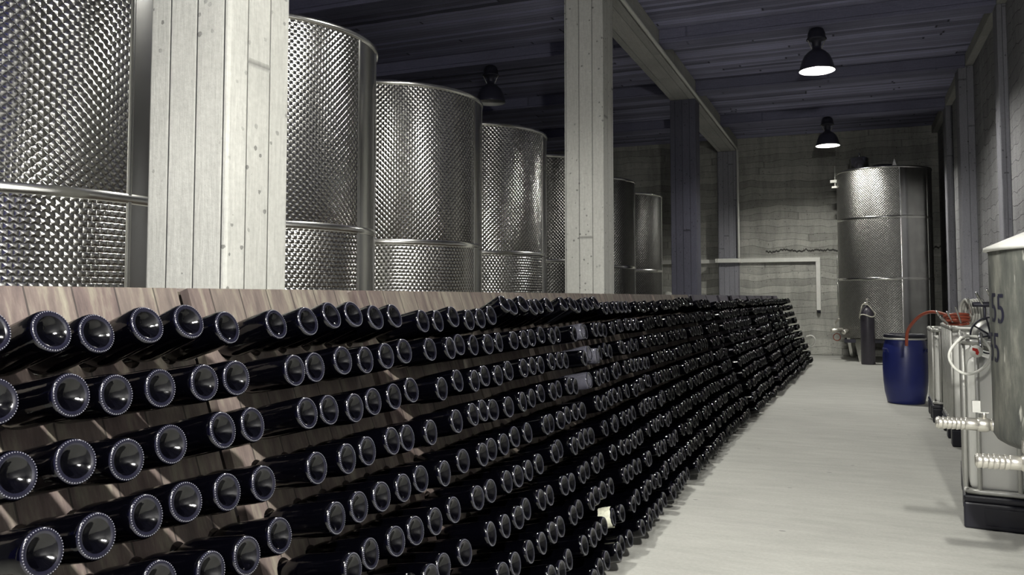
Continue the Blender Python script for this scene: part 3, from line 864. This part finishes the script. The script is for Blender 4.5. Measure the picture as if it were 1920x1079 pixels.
m.add([(.655,y,1.072),(.682,y,1.066),(.690,y,1.044),(.683,y,1.028),(.672,y,1.034),(.672,y,1.049),(.655,y,1.056)], [(0,6,5,4,3,2,1)])
m.build('red_arrow', M['red_mark'], o2)

# ------------------------------------------------------------------ grey vat
VX, VY, VR = 1.115, 4.53, .50
t = thing('grey_vat', 'weathered round grey vat on legs with white conical lid, numbered 55', 'vat', (VX, VY, 0))
MB().lathe([(0,.64),(.30,.655),(.46,.685),(.485,.70),(VR,.725),(VR,1.60)], seg=72).build('vat_wall', M['vat'], t)
MB().lathe([(VR+.004,1.585),(VR+.022,1.590),(VR+.020,1.605),(.30,1.70),(.08,1.80),(0,1.81)], seg=72).build('vat_lid', M['lid_white'], t)
for a in (-95, 25, 112):
    a = radians(a); c = Vector((cos(a), sin(a), 0))
    MB().rod(c*.42 + Vector((0,0,.70)), c*.50 + Vector((0,0,0.002)), .028, .024).build('leg', M['galv'], t)
def digit5(mb, ox, oz, w, h, th, gap):
    """stencilled 5 in flat (x, z) strips"""
    P = []; hb = th*.8; cx = w*.42; rz = h*.30
    P.append([(th*.25,h),(w*.92,h),(w*.92,h-hb),(th*.25,h-hb)])
    P.append([(0,h-hb*.6),(th*.9,h-hb*.6),(th*.9,h*.60-gap),(0,h*.60-gap)])
    P.append([(0,h*.60),(cx,h*.60),(cx,h*.60-hb),(0,h*.60-hb)])
    for i in range(12):
        a, b = pi/2 - pi*i/12, pi/2 - pi*(i+1)/12
        q = lambda t, k: (cx + (w-cx-k*th)*cos(t), rz + (rz-k*hb)*sin(t))
        P.append([q(a,1), q(a,0), q(b,0), q(b,1)])
    P.append([(cx-gap,hb),(cx-gap,0),(0,h*.02),(0,hb*1.6)])
    for poly in P:
        # subdivide across so it can follow the wall
        vs_ = []
        for (x, z) in poly:
            a = (ox + x)/VR
            vs_.append(((VR+.0015)*cos(a), (VR+.0015)*sin(a), oz + z))
        mb.add(vs_, [tuple(range(len(vs_)))])
mk = MB()
# angle where the wall meets the camera's left tangent is about 188 degrees
for a_deg, z0, sc in ((185.0, 1.252, 1.0), (193.8, 1.248, 1.0)):
    digit5(mk, radians(a_deg)*VR, z0, .058*sc, .136*sc, .021, .006)
mk.build('painted_number', M['ink'], t)
mk = MB()
for a_deg, z0 in ((178.5, 1.066), (187.3, 1.066)):
    digit5(mk, radians(a_deg)*VR, z0, .058, .136, .021, .006)
mk.build('painted_number', M['ink'], t)
# side tap
m = MB()
for i in range(6): m.lathe([(.027,0),(.031,.003),(.0275,.018)], (-.735+.0195*i, .04, .757), (1,0,0), seg=20)
m.rod((-.745,.04,.757),(-.60,.04,.757),.026,seg=16)
m.build('hose_tail', M['brass'], t)
m = MB(); m.rod((-.62,.04,.757),(-.56,.04,.757),.030,seg=8); m.lathe([(0,0),(.024,0),(.034,.02),(.034,.05),(.024,.07),(0,.07)], (-.575,.04,.757), (1,0,0), seg=20); m.rod((-.51,.04,.757),(-.485,.04,.757),.030,seg=8); m.rod((-.535,.04,.785),(-.535,.04,.815),.010)
m.build('valve_body', M['brass'], t)
m = MB(); m.box(-.56,-.515,.032,.048,.812,.818); m.box(-.585,-.55,.03,.05,.815,.87); m.build('valve_handle', M['galv'], t)
# bottom tap
m = MB()
for i in range(6): m.lathe([(.029,0),(.034,.003),(.030,.020)], (-.615+.0215*i, -.31, .645), (1,0,0), seg=20)
m.rod((-.62,-.31,.645),(-.47,-.31,.645),.028,seg=16); m.build('hose_tail', M['brass'], t)
m = MB(); m.rod((-.49,-.31,.645),(-.44,-.31,.645),.032,seg=8); m.lathe([(0,0),(.026,0),(.038,.02),(.038,.06),(.026,.08),(0,.08)], (-.45,-.31,.645), (1,0,0), seg=20); m.rod((-.38,-.31,.645),(-.345,-.31,.645),.034,seg=8)
m.rod((-.36,-.31,.645),(-.33,-.29,.70),.022); m.box(-.435,-.385,-.335,-.285,.69,.74); m.rod((-.41,-.31,.67),(-.41,-.31,.70),.012)
m.build('valve_body', M['brass'], t)
